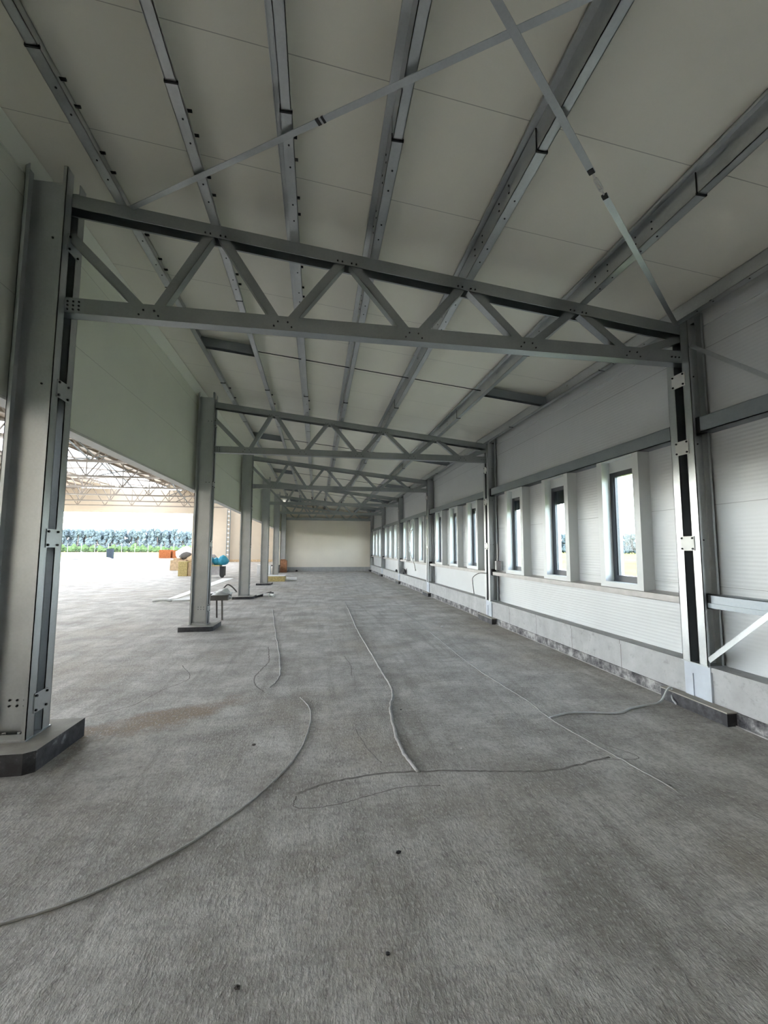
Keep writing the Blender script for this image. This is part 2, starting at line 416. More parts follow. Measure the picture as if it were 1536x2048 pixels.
# plinth and its stained foot
b = MB(); b.box((4.392, YN, -.01), (4.78, YE, .50)); b.box((4.375, YN, .47), (4.60, YE, .525)); tag(b.build('baseboard_right', M['plinth']), 'pale cast concrete plinth below the window wall', kind='structure')
b = MB(); b.box((4.372, YN, -.01), (4.392, YE, .135)); tag(b.build('trim_4', M['stain']), 'bitumen stained strip at the foot of the plinth', kind='structure')
b = MB(); b.extr([(0, 0), (.02, 0), (.012, .012), (0, .018)], (4.352, YN, -.006), (4.352, YE, -.006), (1, 0, 0), (0, 0, 1)); tag(b.build('trim_5', M['slurry']), 'thin mortar bead along the floor edge', kind='structure')

# ------------------------------------------------------------------ windows
def make_window(root, shutter):
    # local origin: opening left-bottom (y=0 near side, z=0), wall inner face x=0 ; surround reaches x=-.18
    W = .64; H = 1.66; ow = .12
    b = MB(); x0 = -.18
    zb = -.10; zt = 1.93
    b.box((x0, -ow, zb), (.0, -.005, zt)); b.box((x0, W+.005, zb), (.0, W+ow, zt))
    b.box((x0, -.005, 1.83), (.0, W+.005, zt)); b.box((x0, -.005, zb), (.0, W+.005, -.02))
    b.box((-.045, -.005, H), (.0, W+.005, 1.83))
    b.build('surround', M['surround'], root)
    f = MB(); t = .075; X0, X1 = -.04, .03
    f.box((X0, 0, 0), (X1, t, H)); f.box((X0, W-t, 0), (X1, W, H)); f.box((X0, t, 0), (X1, W-t, t)); f.box((X0, t, H-t), (X1, W-t, H))
    f.box((X0+.012, t, t), (X1-.012, t+.018, H-t)); f.box((X0+.012, W-t-.018, t), (X1-.012, W-t, H-t))
    f.box((X0-.004, -.004, -.02), (X1, W+.004, .0))
    fr = f.build('window_frame', M['frame'], root)
    MB().box((-.012, t+.018, t), (-.002, W-t-.018, H-t)).build('pane', M['glass'], fr)
    h = MB(); h.box((X0-.045, .028, .20), (X0, .048, .225)); h.box((X0-.055, .024, .16), (X0-.038, .052, .33)); tag(h.build('window_handle', M['frame'], root))
    if shutter > 0:
        s = MB(); n = int(shutter/.045)
        for i in range(n):
            z = H-.05-i*.045; s.box((.05, .03, z-.040), (.062, W-.03, z)); s.box((.053, .03, z-.045), (.058, W-.03, z-.04))
        s.build('roller_shutter', M['shutter'], root)
SH = {(0, 1): .30, (0, 2): .26, (1, 0): .10}
BN = ['nearest', 'second', 'third', 'fourth', 'fifth']
WN = ['nearest', 'middle', 'farthest']
proto = {}
for i, (k, j, a, c) in enumerate(wins):
    s = SH.get((k, j), .08 if k in (1, 2) else 0.)
    if s not in proto:
        r = empty('window_%d' % (i+1), (XW, a, 1.37)); make_window(r, s); proto[s] = r
    else:
        r = copy_tree(proto[s]); r.name = 'window_%d' % (i+1); r.location = (XW, a, 1.37)
    tag(r, 'narrow window in deep white surround, %s of three in the %s bay' % (WN[j], BN[k]), kind='structure', group='narrow windows in the right wall')

# ------------------------------------------------------------------ columns
def make_column(root, depth, zb, zt, plates, sgn, base_bolts=True, fine=True):
    # open face at x=0 (facing the aisle); body runs to x = -sgn*depth ; sgn=+1 left row (face +X), -1 right row
    g = .06; fl = .1; lip = .028; t = .007
    for s in (-1, 1):
        yw = s*g; yf = s*(g+fl)
        path = [(-sgn*lip, yf), (0, yf), (0, yw), (-sgn*depth, yw), (-sgn*depth, yf), (-sgn*(depth-lip), yf)]
        c = MB()
        # the flanges rise a little above the web
        c.thin(path, t, (0, 0, zb), (0, 0, zt-.10), (1, 0, 0), (0, 1, 0))
        c.thin(path[:3], t, (0, 0, zt-.10), (0, 0, zt), (1, 0, 0), (0, 1, 0))
        c.thin([path[3], path[4], path[5]], t, (0, 0, zt-.10), (0, 0, zt), (1, 0, 0), (0, 1, 0))
        ch = c.build('channel', M['galv'], root)
        pts = []
        for z in plates:
            for dx in ((.07, .14) if z > 1 or sgn < 0 else (.08, .14, .20)):
                if z > 2.5 or sgn < 0: pts.append((-sgn*dx, s*(g+.004), z+.04))
                elif z < 1: pts += [(-sgn*dx, s*(g+.004), z-.02), (-sgn*dx, s*(g+.004), z+.03)]
        if pts and fine: bolts(pts, (0, s, 0), .009, .01).build('bolt', M['bolt'], ch)
    for z in plates:
        for xx, sg in ((.004*sgn, sgn), (-sgn*(depth+.004), -sgn)):
            p = MB(); p.box((xx, -.092, z-.085), (xx+sg*.008, .092, z+.085)); pl = p.build('batten_plate', M['galv_white'] if sgn < 0 else M['galv'], root)
            bolts([(xx+sg*.008, yy, zz) for yy in (-.072, .072) for zz in (z-.062, z+.062)], (sg, 0, 0)).build('bolt', M['bolt'], pl)
    p = MB(); p.box((.015*sgn, -.175, zb), (-sgn*(depth+.015), .175, zb+.012))
    if base_bolts:
        for xx in (-.08, -.2, -.28):
            if abs(xx) < depth: p.cyl((sgn*xx, -.11, zb), (sgn*xx, -.11, zb+.06), .014, 8); p.cyl((sgn*xx, .11, zb), (sgn*xx, .11, zb+.06), .014, 8)
        p.thin([(-sgn*.03, -.13), (-sgn*(depth-.03), -.13)], .008, (0, 0, zb), (0, 0, zb+.05), (1, 0, 0), (0, 1, 0))
    p.build('base_plate', M['galv'], root)
LH = [.17, .10, .09, .08, .08, .08]
left_desc = ['galvanized double channel column at the left edge, nearest in the left row', 'second column of the left row, with a debris trestle behind it',
             'third column of the left row, pipe bundle at its foot', 'fourth column of the left row, beside the yellow wool slab',
             'fifth column of the left row, beside the upright brown carton', 'sixth and farthest column of the left row, next to the end wall']
foot_desc = ['large dark sided concrete footing under the nearest left column', 'dark sided concrete footing under the second left column',
             'dark concrete footing under the third left column', 'low concrete footing under the fourth left column',
             'low concrete footing under the fifth left column', 'low concrete footing under the sixth left column by the end wall']
for k in range(6):
    y = CY(k)
    r = empty('steel_column', (XL, y, 0), left_desc[k], 'column', 'left row of steel columns')
    make_column(r, .355, LH[k], zceil(XL)-.015, [.46, 1.92, 3.335, 4.80], 1, True, k < 2)
    # footing with a chipped chamfer
    h = LH[k]; b = MB(); X0, X1 = XL-.52, XL+.23
    ya, yb = y-.40, y+.33
    prof = [(X0, ya), (X1-.10, ya), (X1-.03, ya+.05), (X1, yb), (X0, yb)]
    n = len(prof); b.v = [(x, q, 0-.01) for x, q in prof]+[(x, q, h) for x, q in prof]
    for i in range(n): b.f.append([i, (i+1) % n, n+(i+1) % n, n+i]); b.mi.append(0)
    b.f.append(list(range(n, 2*n))); b.mi.append(1); b.f.append(list(range(n))[::-1]); b.mi.append(0)
    tag(b.build('column_footing', [M['bitumen'], M['blocktop']]), foot_desc[k], 'footing', 'footings of the left row')
right_desc = ['nearest column of the window wall, slotted with bright plates and a cord at its foot', 'second column of the window wall, black wire sticking out of it',
              'third column of the window wall', 'fourth column of the window wall, black clump beside it', 'fifth column of the window wall', 'sixth and farthest column of the window wall, in the end corner']
for k in range(6):
    y = CY(k)
    r = empty('steel_column', (XR, y, .525), right_desc[k], 'column', 'steel columns along the window wall')
    make_column(r, .215, 0.0, ztop(XR)+.11-.525, [1.91-.525, 3.06-.525, 3.895-.525], -1, False, k < 2)
    MB().box((.205, -.052, 0), (.213, .052, ztop(XR)+.05-.525)).build('slot_back_strip', M['dark'], r)  # black strip closing the back of the column slot
    # washed pier below, with a recessed panel, and the little bitumen footing
    b = MB(); b.box((4.366, y-.17, .14), (4.394, y-.06, .524)); b.box((4.366, y+.06, .14), (4.394, y+.17, .524)); b.box((4.366, y-.06, .40), (4.394, y+.06, .524)); b.box((4.378, y-.06, .14), (4.394, y+.06, .40))
    tag(b.build('plinth_pier', M['pedestal']), 'white washed concrete pad under the %s column of the window wall' % ORD[k], 'pier', 'washed pads on the plinth')
    b = MB(); b.box((4.255, y-.44, -.01), (4.371, y+.42, .13)); b.cur = 1; b.box((4.25, y-.445, .13), (4.371, y+.425, .142))
    tag(b.build('column_footing', [M['bitumen'], M['blocktop']]), 'small black coated footing at the floor below the %s column of the window wall' % ORD[k], 'footing', 'footings of the window wall')

# ------------------------------------------------------------------ trusses
TN = [-1.09, .27, 1.62, 2.99]; BNn = [-1.69, -.39, 1.01, 2.35, 3.69]
def make_truss(root, foam=False):
    h = .15; w = .118; t = .008
    d = Vector((1, 0, -SL)).normalized(); up = Vector((SL, 0, 1)).normalized(); side = Vector((0, 1, 0))
    # top chord: channel open downwards with small lips
    xa, xb = XL-.20, XR+.12
    pa = Vector((xa, 0, ztop(xa))); pb = Vector((xb, 0, ztop(xb)))
    c = MB(); c.thin([(-w/2, -.13), (-w/2, -t/2), (w/2, -t/2), (w/2, -h), (w/2-.012, -h)], t, pa, pb, side, up)
    tc = c.build('top_chord', M['galv_truss'], root)
    c = MB(); zb = 4.095
    c.thin([(-w/2+.022, h), (-w/2, h), (-w/2, t/2), (w/2, t/2), (w/2, h), (w/2-.022, h)], t, (xa, 0, zb), (xb, 0, zb), side, (0, 0, 1))
    bc = c.build('bottom_chord', M['galv_truss'], root)
    def web(p, q):
        p = Vector(p); q = Vector(q); dd = (q-p).normalized(); u = side.cross(dd).normalized()
        if u.z < 0: u = -u
        a = .042; hw = .045
        m = MB(); m.thin([(-hw+.0, a), (-hw, -a), (hw, -a), (hw, a)], .006, p, q, side, u)
        m.build('web_member', M['galv_truss'], root)
    zt = lambda x: ztop(x)-.10
    zbn = zb+.09; g = .055
    web((XL+.0, 0, ztop(XL)-.42), (BNn[0]-g, 0, zbn))
    for i in range(4):
        web((BNn[i]+g, 0, zbn), (TN[i]-g, 0, zt(TN[i])))
        web((TN[i]+g, 0, zt(TN[i])), (BNn[i+1]-g, 0, zbn))
    web((BNn[4]+g, 0, zbn), (XR+.02, 0, 4.42))
    pts = []
    for x in BNn:
        for dx, dz in ((-.09, .04), (-.05, .09), (.05, .09), (.09, .04)): pts.append((x+dx, -w/2-.004, zb+dz))
    for i in range(3):
        for j in range(3): pts.append((XL+.03+i*.05, -w/2-.004, zb+.035+j*.04))
    for i in range(3): pts.append((XR-.14+i*.05, -w/2-.004, zb+.07))
    bolts(pts, (0, -1, 0), .009, .008).build('bolt_group', M['bolt'], bc)
    pts = []
    for x in TN:
        for dx in (-.10, -.05, .05, .10): pts.append((x+dx, -w/2-.004, ztop(x+dx)-.11))
    bolts(pts, (0, -1, 0), .009, .008).build('bolt_group', M['bolt'], tc)
    if foam:  # pair of short black bars by each purlin on the top chord
        for x in PX:
            f = MB()
            for s in (-1, 1):
                f.bar((x+s*.05+.02, -.07, ztop(x)+.0), (x+s*.05-.02, -.07, ztop(x)+.17), .045, .02, (0, 1, 0))
            tag(f.build('purlin_bars', M['dark'], root), 'black bars')
PX = [-2.03, -1.13, -.32, .53, 1.62, 3.02, 4.33]
tr = empty('roof_truss', (0, CY(0), 0), 'nearest roof truss spanning the aisle, straps meeting at its ends', 'truss', 'aisle roof trusses')
make_truss(tr)
for k in range(1, 4):
    c = copy_tree(tr); c.location = (0, CY(k), 0); c['label'] = '%s aisle roof truss from the camera' % ORD[k]
t4 = empty('roof_truss', (0, CY(4), 0), 'fifth aisle roof truss, with black bars on its top chord', 'truss', 'aisle roof trusses'); make_truss(t4, True)
c = copy_tree(t4); c.location = (0, CY(5), 0); c['label'] = 'sixth and last aisle roof truss, black bars, before the end wall'

# ------------------------------------------------------------------ purlins
def zsec(hgt, fl, flip=False, t=.006, grow=0.):
    s = 1
    H = hgt
    return [(-fl*s, H-.022), (-fl*s, H-grow), (0, H-grow), (0, 0-grow), (fl*s, 0-grow), (fl*s, .024)]
PN = ['purlin nearest the left fascia wall', 'second roof purlin from the left', 'third roof purlin from the left', 'middle roof purlin', 'fifth roof purlin from the left',
      'roof purlin next to the eave purlin', 'eave purlin along the top of the window wall']
for i, x in enumerate(PX):
    z = ztop(x)
    r = empty('roof_purlin', (x, 0, z), 'long galvanized ' + PN[i], 'purlin', 'roof purlins')
    r['label'] = 'long galvanized steel ' + PN[i]
    sx = -1 if i == 6 else 1
    H = PH-.006; fl = .072
    b = MB(); b.thin([(u*sx, v) for u, v in [(-fl*.9, H-.025), (-fl*.9, H-.003), (0, H-.003), (0, .004), (fl, .004), (fl, .026)]], .006, (0, YN+.02, 0), (0, YE-.01, 0), (1, 0, 0), (0, 0, 1))
    b.build('purlin_beam', M['galv_purlin'], r)
    for k in range(-1, 6):
        y = CY(k)
        if y-1 < YN: continue
        ya = y-1.42 if i < 4 else y-1.62; yb = min(y+1.3, YE-.02)
        o = .006
        s = MB(); s.thin([(u*sx, v) for u, v in [(-.008, H-.02), (-.008, -.004), (fl+.007, -.004), (fl+.007, .03)]], .005, (0, ya, 0), (0, yb, 0), (1, 0, 0), (0, 0, 1))
        s.cur = 1
        for yy in (ya, yb):
            s.box((-.012*sx, yy-.006, -.010), ((fl+.012)*sx, yy+.006, .012)); s.box((-.011*sx, yy-.003, 0), (-.004*sx, yy+.003, H*(.9 if i > 3 else .25)))
        sl = s.build('splice_sleeve', [M['galv_purlin'], M['bolt']], r)
        pts = []; pw = []
        if k > 1: continue
        for t_ in (.3, .5, .9, 1.1, -.3, -.5, -.9, -1.1)[::1 if k < 1 else 2]:
            pts.append((.04*sx, y-.06+t_, -.006))
            pw += [(-.010*sx, y-.06+t_, .06), (-.010*sx, y-.06+t_, .13)] if i > 2 else [(.004, y-.06+t_, .07)]
        (bolts(pts, (0, 0, -1), .008, .005)+(bolts(pw, (-sx, 0, 0), .008, .006) if i > 2 else bolts(pw, (1, 0, 0), .013, .10))).build('bolt', M['bolt'], sl)
# short struts between the outer purlins, at mid bay, and the sag rod across the middle
for k in range(-1, 5):
    y = CY(k)+3.0
    if k == -1: continue
    for (a, c, side_) in ((0, 1, 'left fascia'), (5, 6, 'window wall')):
        xa = PX[a]+.01; xb = PX[c]-.01
        b = MB(); d = Vector((xb-xa, 0, ztop(xb)-ztop(xa))).normalized()
        b.thin([(-.05, .02), (-.05, .17), (.05, .17), (.05, .02)][::1], .006, (xa, y, ztop(xa)), (xb, y, ztop(xb)), (0, 1, 0), (0, 0, 1))
        tag(b.build('purlin_strut', M['galv_dark']), 'short blue grey strut between purlins beside the %s, %s bay' % (side_, ORD[k]), 'strut', 'purlin struts at mid bay')
    b = MB(); b.cyl((PX[1], y, ztop(PX[1])+.10), (PX[5], y, ztop(PX[5])+.10), .008, 8)
    tag(b.build('sag_rod', M['bolt']), 'thin dark tie rod crossing the purlins in the %s bay' % ORD[k], 'rod', 'sag rods at mid bay')

# ------------------------------------------------------------------ strap bracing
def strap(name, p, q, label, w=.05, tens=None, group=None, upv=(0, 0, 1), two=None):
    p = Vector(p); q = Vector(q)
    r = empty(name, p, label, 'brace', group)
    b = MB(); L = (q-p).length; d = (q-p).normalized()
    if tens:
        t0 = L*tens
        b.bar((0, 0, 0), d*(t0-.13), w, .004, upv); b.bar(d*(t0+.13), d*L, w, .004, upv); b.build('strap', M['galv'], r)
        t = MB(); t.cyl(d*(t0-.15), d*(t0+.15), .007, 8)
        t.cyl(d*(t0-.07), d*(t0-.045), .016, 6); t.cyl(d*(t0+.045), d*(t0+.07), .016, 6)
        s = d.cross(Vector(upv)).normalized()
        t.bar(d*(t0-.06)+s*.014, d*(t0+.06)+s*.014, .006, .014, upv); t.bar(d*(t0-.06)-s*.014, d*(t0+.06)-s*.014, .006, .014, upv)
        t.build('turnbuckle', M['galv_white'], r)
        e = MB()
        for a in (-.17, .13): e.bar(d*(t0+a), d*(t0+a+.05), w*.86, .014, upv)
        e.build('strap_clamp', M['bolt'], r)
    else:
        b.bar((0, 0, 0), d*L, w, .004, upv); b.build('strap', M['galv'], r)
        if two:
            e = MB(); e.bar(d*(L*two), d*(L*two+.03), w*1.05, .010, upv); e.bar(d*(L*two+.05), d*(L*two+.07), w*1.05, .010, upv); e.build('strap_splice', M['bolt'], r)
    return r
yA = CY(0)-.06; yB = YC
ztb = lambda x: ztop(x)-.03
strap('brace_strap', (-1.90, yA-.02, ztb(-1.90)), (4.15, yB, ztb(4.15)), 'flat roof brace strap rising from the left end of the nearest truss, with dark splice', .05, None, 'flat roof brace straps', (0, 0, 1), .305)
strap('brace_strap', (4.28, yA-.02, ztb(4.28)), (-2.1, yB, ztb(-2.1)-.012), 'flat roof brace strap from the right end of the nearest truss, with a turnbuckle', .05, .325, 'flat roof brace straps')
strap('brace_strap', (4.362, CY(0)-.17, 4.27), (4.362, YC+.17, .60), 'flat wall brace strap descending from the top of the nearest window wall column', .045, None, 'wall brace straps', (1, 0, 0))
strap('brace_strap', (4.356, CY(0)-.17, .60), (4.356, YC+.17, 4.27), 'flat wall brace strap rising from the plinth beside the nearest window wall column', .055, None, 'wall brace straps', (1, 0, 0))

# ------------------------------------------------------------------ girts on the window wall
for k in range(-1, 5):
    ya, yb = CY(k)+.17, CY(k+1)-.17
    wh = 'bay in front of the nearest column' if k < 0 else '%s bay of windows' % ORD[k]
    r = empty('wall_girt', (4.40, ya, 3.21), 'upper blue grey girt in the %s' % wh if k < 0 else 'upper blue grey girt above the windows, %s' % wh, 'girt', 'upper wall girts')
    MB().thin([(.026, .003), (.003, .003), (.003, .172), (.026, .172)], .006, (0, 0, 0), (0, yb-ya, 0), (1, 0, 0), (0, 0, 1)).thin([(.003, .003), (.195, .003)], .006, (0, 0, 0), (0, yb-ya, 0), (1, 0, 0), (0, 0, 1)).build('girt_beam', M['galv_dark'], r)
    e = MB(); e.box((-.004, -.0, -.01), (.19, .05, .18)); e.box((-.004, yb-ya-.03, -.01), (.10, yb-ya+.10, .18)); tag(e.build('end_bracket', M['bolt'], r), 'black end brackets filling the dark recess at the column')  # black brackets also draw the shaded recess beside the column
    r = empty('wall_girt', (4.40, ya, 1.18), 'lower girt in the %s' % wh if k < 0 else 'lower girt forming a ledge under the windows, %s' % wh, 'girt', 'lower wall girts')
    if k < 0:
        MB().thin([(.03, .01), (.003, .003), (.003, .145), (.195, .145)], .006, (0, 0, 0), (0, yb-ya, 0), (1, 0, 0), (0, 0, 1)).bar((-.004, 0, .03), (-.004, yb-ya, .03), .02, .05, (0, 0, 1)).build('girt_beam', M['galv_dark'], r)
    else:
        MB().thin([(.03, .003), (.003, .003), (.003, .080), (.195, .105)], .006, (0, 0, 0), (0, yb-ya, 0), (1, 0, 0), (0, 0, 1)).build('girt_beam', M['sill'], r)
    e = MB(); e.box((-.004, -.0, -.01), (.19, .05, .15)); e.box((-.004, yb-ya-.03, -.01), (.10, yb-ya+.10, .15)); tag(e.build('end_bracket', M['bolt'], r), 'black end brackets filling the dark recess at the column')

# ------------------------------------------------------------------ end truss strip over the back wall
b = MB(); b.box((XL, YE-.10, 4.14), (XR, YE-.0, 4.34)); tag(b.build('end_beam', M['galv']), 'dark horizontal beam across the top of the cream end wall', 'beam')

# ------------------------------------------------------------------ cables in and on the floor
def smooth(pts, n=8, jit=.0, seed=1):
    rnd = random.Random(seed); out = []
    P = [Vector(p) for p in pts]; P = [P[0]*2-P[1]]+P+[P[-1]*2-P[-2]]
    for i in range(1, len(P)-2):
        for s in range(n):
            t = s/n; a, b_, c, d = P[i-1], P[i], P[i+1], P[i+2]
            v = .5*((2*b_)+(-a+c)*t+(2*a-5*b_+4*c-d)*t*t+(-a+3*b_-3*c+d)*t**3)
            out.append(v+Vector((rnd.uniform(-jit, jit), rnd.uniform(-jit, jit), 0)))
    out.append(P[-2]); return out
def floor_cable(pts, r, label, mat='slurry', z=.0, jit=.008, seed=1, group=None):
    P = smooth([(x, y, z) for x, y in pts], 10, jit, seed)
    tag(MB().tube(P, r, 8, r*.8).build('floor_cable', M[mat], smooth=True), label, 'cable', group)
floor_cable([(.99, 14.6), (.96, 11.5), (.94, 9.71), (.98, 7.09), (1.0, 5.59), (.86, 4.9), (.80, 4.05), (.86, 3.55)], .017, 'cement covered cable running down the middle of the aisle floor', z=.002, seed=3, group='cables set in the floor')
floor_cable([(-.17, 5.48), (-.05, 5.1), (-.04, 4.64), (-.14, 4.0), (-.39, 3.42), (-.7, 3.0), (-1.02, 2.7), (-1.31, 2.54), (-1.6, 2.46), (-2.2, 2.3)], .008, 'thin cable curving over the floor towards the lower left', z=.004, jit=.003, seed=4, group='cables set in the floor')
floor_cable([(-1.27, 13.16), (-.9, 10), (-.60, 7.6), (-.50, 6.4), (-.58, 5.9)], .012, 'short cable ridge left of the middle cable', z=.001, seed=5, group='cables set in the floor')
floor_cable([(2.61, 13.19), (2.52, 9.49), (2.46, 6.58), (2.56, 4.99), (2.54, 4.38), (2.66, 3.6), (2.75, 3.0)], .009, 'thin cable line nearest the window wall', z=-.001, seed=6, group='cables set in the floor')
P = smooth([(2.54, 4.42, .006), (2.8, 4.5, .012), (3.05, 4.48, .012), (3.37, 4.42, .012), (3.6, 4.52, .012), (3.85, 4.58, .015), (4.08, 4.62, .03), (4.22, 4.66, .15), (4.30, 4.68, .155), (4.245, 4.62, .06), (4.24, 4.56, .015)], 8)
tag(MB().tube(P, .012, 8).build('power_cord', M['cable'], smooth=True), 'loose grey cord lying from the floor up to the nearest window wall footing', 'cord')

M['crack_shade'] = plain('crack_joint_shade', (.19, .175, .16), .95, 0, .3, 20, .3)  # dark colour standing in for shade inside the slab joint; also on cracks
for ti, (pl, rr, lb) in enumerate([([(-.13, 3.38), (.1, 3.50), (.55, 3.58), (1.13, 3.54), (1.6, 3.46), (2.0, 3.42), (2.6, 3.55)], .020, 'transverse joint across the floor, its shade drawn dark, below the middle cable'),
        ([(-.12, 3.36), (-.13, 3.24), (-.02, 3.20), (.2, 3.22), (.45, 3.30), (.7, 3.36), (.98, 3.34)], .007, 'short ragged crack below the transverse joint'),
        ([(-.86, 8.3), (-.78, 7.6), (-.74, 7.2), (-.84, 6.5), (-.80, 6.1), (-.62, 5.72)], .012, 'dark crack left of the short cable ridge'),
        ([(.42, 4.45), (.47, 4.15), (.5, 4.0), (.58, 3.75)], .006, 'short crack left of the middle cable'),
        ([(-2.05, 7.2), (-1.75, 6.5), (-1.95, 6.0), (-2.1, 5.5), (-2.45, 5.2)], .009, 'curved crack near the second left footing'),
        ([(.50, 7.4), (.56, 6.8), (.53, 6.3)], .008, 'small crack left of the middle cable further back'),
        ([(2.6, 4.3), (2.72, 3.8), (2.85, 3.5), (2.5, 3.52)], .006, 'thin crack continuing from the cord end')]):
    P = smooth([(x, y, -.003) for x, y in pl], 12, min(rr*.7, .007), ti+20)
    tag(MB().tube(P, rr, 6, .0045).build('trim_%d' % (ti+6), M['crack_shade'], smooth=True), lb, kind='structure')

# scattered pebbles / chips in the foreground (countable ones)
chips = [(.52, 2.67, .018, 'dark'), (.98, 4.9, .012, 'dark'), (1.62, 5.1, .012, 'cable'), (1.35, 3.9, .008, 'white_sheet'), (2.95, 9.8, .03, 'white_sheet'), (.35, 2.05, .012, 'dark'), (-.3, 2.0, .015, 'steel_dark'), (-.55, 4.25, .02, 'steel_dark')]
CL = ['dark pebble on the floor below the crossing groove', 'black chip beside the middle floor cable', 'pale grey pebble on the floor right of the middle cable', 'tiny white chip right of the cable end',
      'white scrap lying near the window wall plinth', 'small dark stone in the foreground', 'brown chip in the left foreground', 'brown chip inside the curve of the thin cable']
for (x, y, r_, mt), lb in zip(chips, CL):
    tag(MB().blob((x, y, r_*.35), r_, x*7, .3, 1, (1, .8, .55)).build('pebble', M[mt]), lb, 'pebble', 'chips on the floor')

# ------------------------------------------------------------------ debris left of the aisle
# trestle behind the second left column
r = empty('trestle_tray', (-2.36, 11.7, 0), 'low dark metal tray on legs behind the second left column', 'trestle')
b = MB(); b.box((-.55, -.25, .50), (.13, .25, .52)); b.box((-.55, -.25, .52), (.13, -.235, .63)); b.box((-.55, .235, .52), (.13, .25, .63)); b.box((.115, -.235, .52), (.13, .235, .63)); b.box((-.55, -.235, .52), (-.535, .235, .63))
b.build('tray', M['steel_dark'], r)
for lx, ly in ((-.50, -.2), (.0, -.2), (-.50, .2), (-.22, .2)):
    MB().bar((lx, ly, 0), (lx-.02, ly, .5), .035, .035).build('leg', M['steel_dark'], r)
rag = MB()
for i in range(1):
    rag.blob((-2.42, 11.7, .64), .17, 5, .45, 3, (1.3, .9, .62), .525)
tag(rag.build('rag_bundle', M['foil'], smooth=True), 'crumpled white wrapping heaped on the low metal tray', 'bundle')
b = MB(); b.tube(smooth([(-2.5, 11.85, .66), (-2.35, 11.9, .86), (-2.2, 11.85, .80), (-2.08, 11.8, .68)], 6), .018, 6)
tag(b.build('strap_loop', M['steel_dark'], smooth=True), 'dark strap looping up from the metal tray', 'strap')
# white flashings
def sheet(pts, th, label, name='flashing_sheet'):
    b = MB(); n = len(pts)
    b.v = [(x, y, z) for x, y, z in pts]+[(x, y, z+th) for x, y, z in pts]
    for i in range(n): b.f.append([i, (i+1) % n, n+(i+1) % n, n+i]); b.mi.append(0)
    b.f.append(list(range(n, 2*n))); b.f.append(list(range(n))[::-1]); b.mi += [0, 0]
    tag(b.build(name, M['white_sheet']), label, 'sheet', 'white flashings by the second left column')
sheet([(-5.1, 15.9, .06), (-4.75, 15.7, .10), (-3.3, 17.9, .62), (-3.75, 18.1, .60)], .015, 'long white folded flashing leaning up behind the second left column')
sheet([(-4.9, 15.6, .04), (-3.2, 15.8, .06), (-3.1, 16.5, .22), (-3.9, 16.6, .20)], .015, 'white flat flashing on the floor behind the second left column')
b = MB(); b.box((-4.05, 15.75, -.01), (-3.7, 15.9, .05)); tag(b.build('timber_spacer', M['steel_dark']), 'dark timber piece under the white flashings', 'timber')
b = MB(); b.tube(smooth([(-5.5, 15.6, .03), (-5.2, 15.7, .07), (-4.9, 15.65, .04)], 5), .05, 8); tag(b.build('foam_roll', M['foil'], smooth=True), 'short white foam roll at the tip of the flashings', 'roll')
# pipes at third left column
bun = [((-2.25, 16.45, .03), (-1.65, 17.1, .10), .035, 'dark', 'black pipe at the foot of the third left column, lying aslant'),
       ((-2.2, 16.6, .03), (-1.75, 17.3, .12), .03, 'steel_dark', 'dark brown pipe behind the slanting black pipe'),
       ((-1.95, 16.75, .05), (-1.75, 16.65, .07), .07, 'white_sheet', 'white plastic fitting among the black pipes'),
       ((-1.72, 16.8, .05), (-1.55, 16.6, .06), .065, 'white_sheet', 'white plastic elbow at the right end of the pipes')]
for p, q, rr, mt, lb in bun: tag(MB().cyl(p, q, rr, 10).build('pipe', M[mt]), lb, 'pipe', 'pipes at the third left column')
# insulation slab
b = MB(); b.box((-2.85, 24.4, -.01), (-1.75, 25.3, .28)); b.cur = 1; b.box((-2.87, 24.38, .28), (-1.73, 25.32, .31))
tag(b.build('insulation_slab', [M['wool'], M['white_sheet']]), 'yellow brown wool slab with a white top beside the fourth left column', 'insulation')
sheet([(-1.65, 24.8, .02), (-1.1, 24.9, .02), (-1.15, 25.8, .12), (-1.75, 25.9, .12)], .03, 'white sheet lying right of the yellow wool slab', 'foam_sheet')
b = MB(); b.box((-3.95, 29.6, -.01), (-3.1, 30.3, .72)); b.box((-3.9, 29.58, .10), (-3.8, 29.6, .66)); tag(b.build('white_crate', M['white_sheet']), 'white crate standing behind the fourth left column', 'crate')
r = empty('plank_bench', (-2.9, 33.0, 0), 'dark plank bench in front of the brown carton', 'bench')
MB().box((-1.0, -.2, .50), (.2, .2, .58)).build('plank', M['steel_dark'], r)
for lx in (-.9, .1): MB().box((lx-.04, -.18, 0), (lx+.04, .18, .50)).build('leg', M['steel_dark'], r)
b = MB(); b.box((-2.75, 33.4, -.01), (-2.25, 33.8, .92)); b.box((-2.72, 33.38, .93), (-2.35, 33.7, 1.0)); tag(b.build('brown_carton', M['brick']), 'tall red brown carton standing by the far end of the left columns', 'carton')
b = MB(); b.box((-3.2, 33.3, -.01), (-2.78, 33.7, .30)); tag(b.build('cable_box', M['greybox']), 'small grey box left of the tall brown carton', 'box')
b = MB(); b.blob((-1.55, YE-.25, .06), .09, 4, .2, 1, (1.3, 1, .7)); tag(b.build('rubble_lump', M['dark']), 'dark lump on the floor against the cream end wall', 'lump')
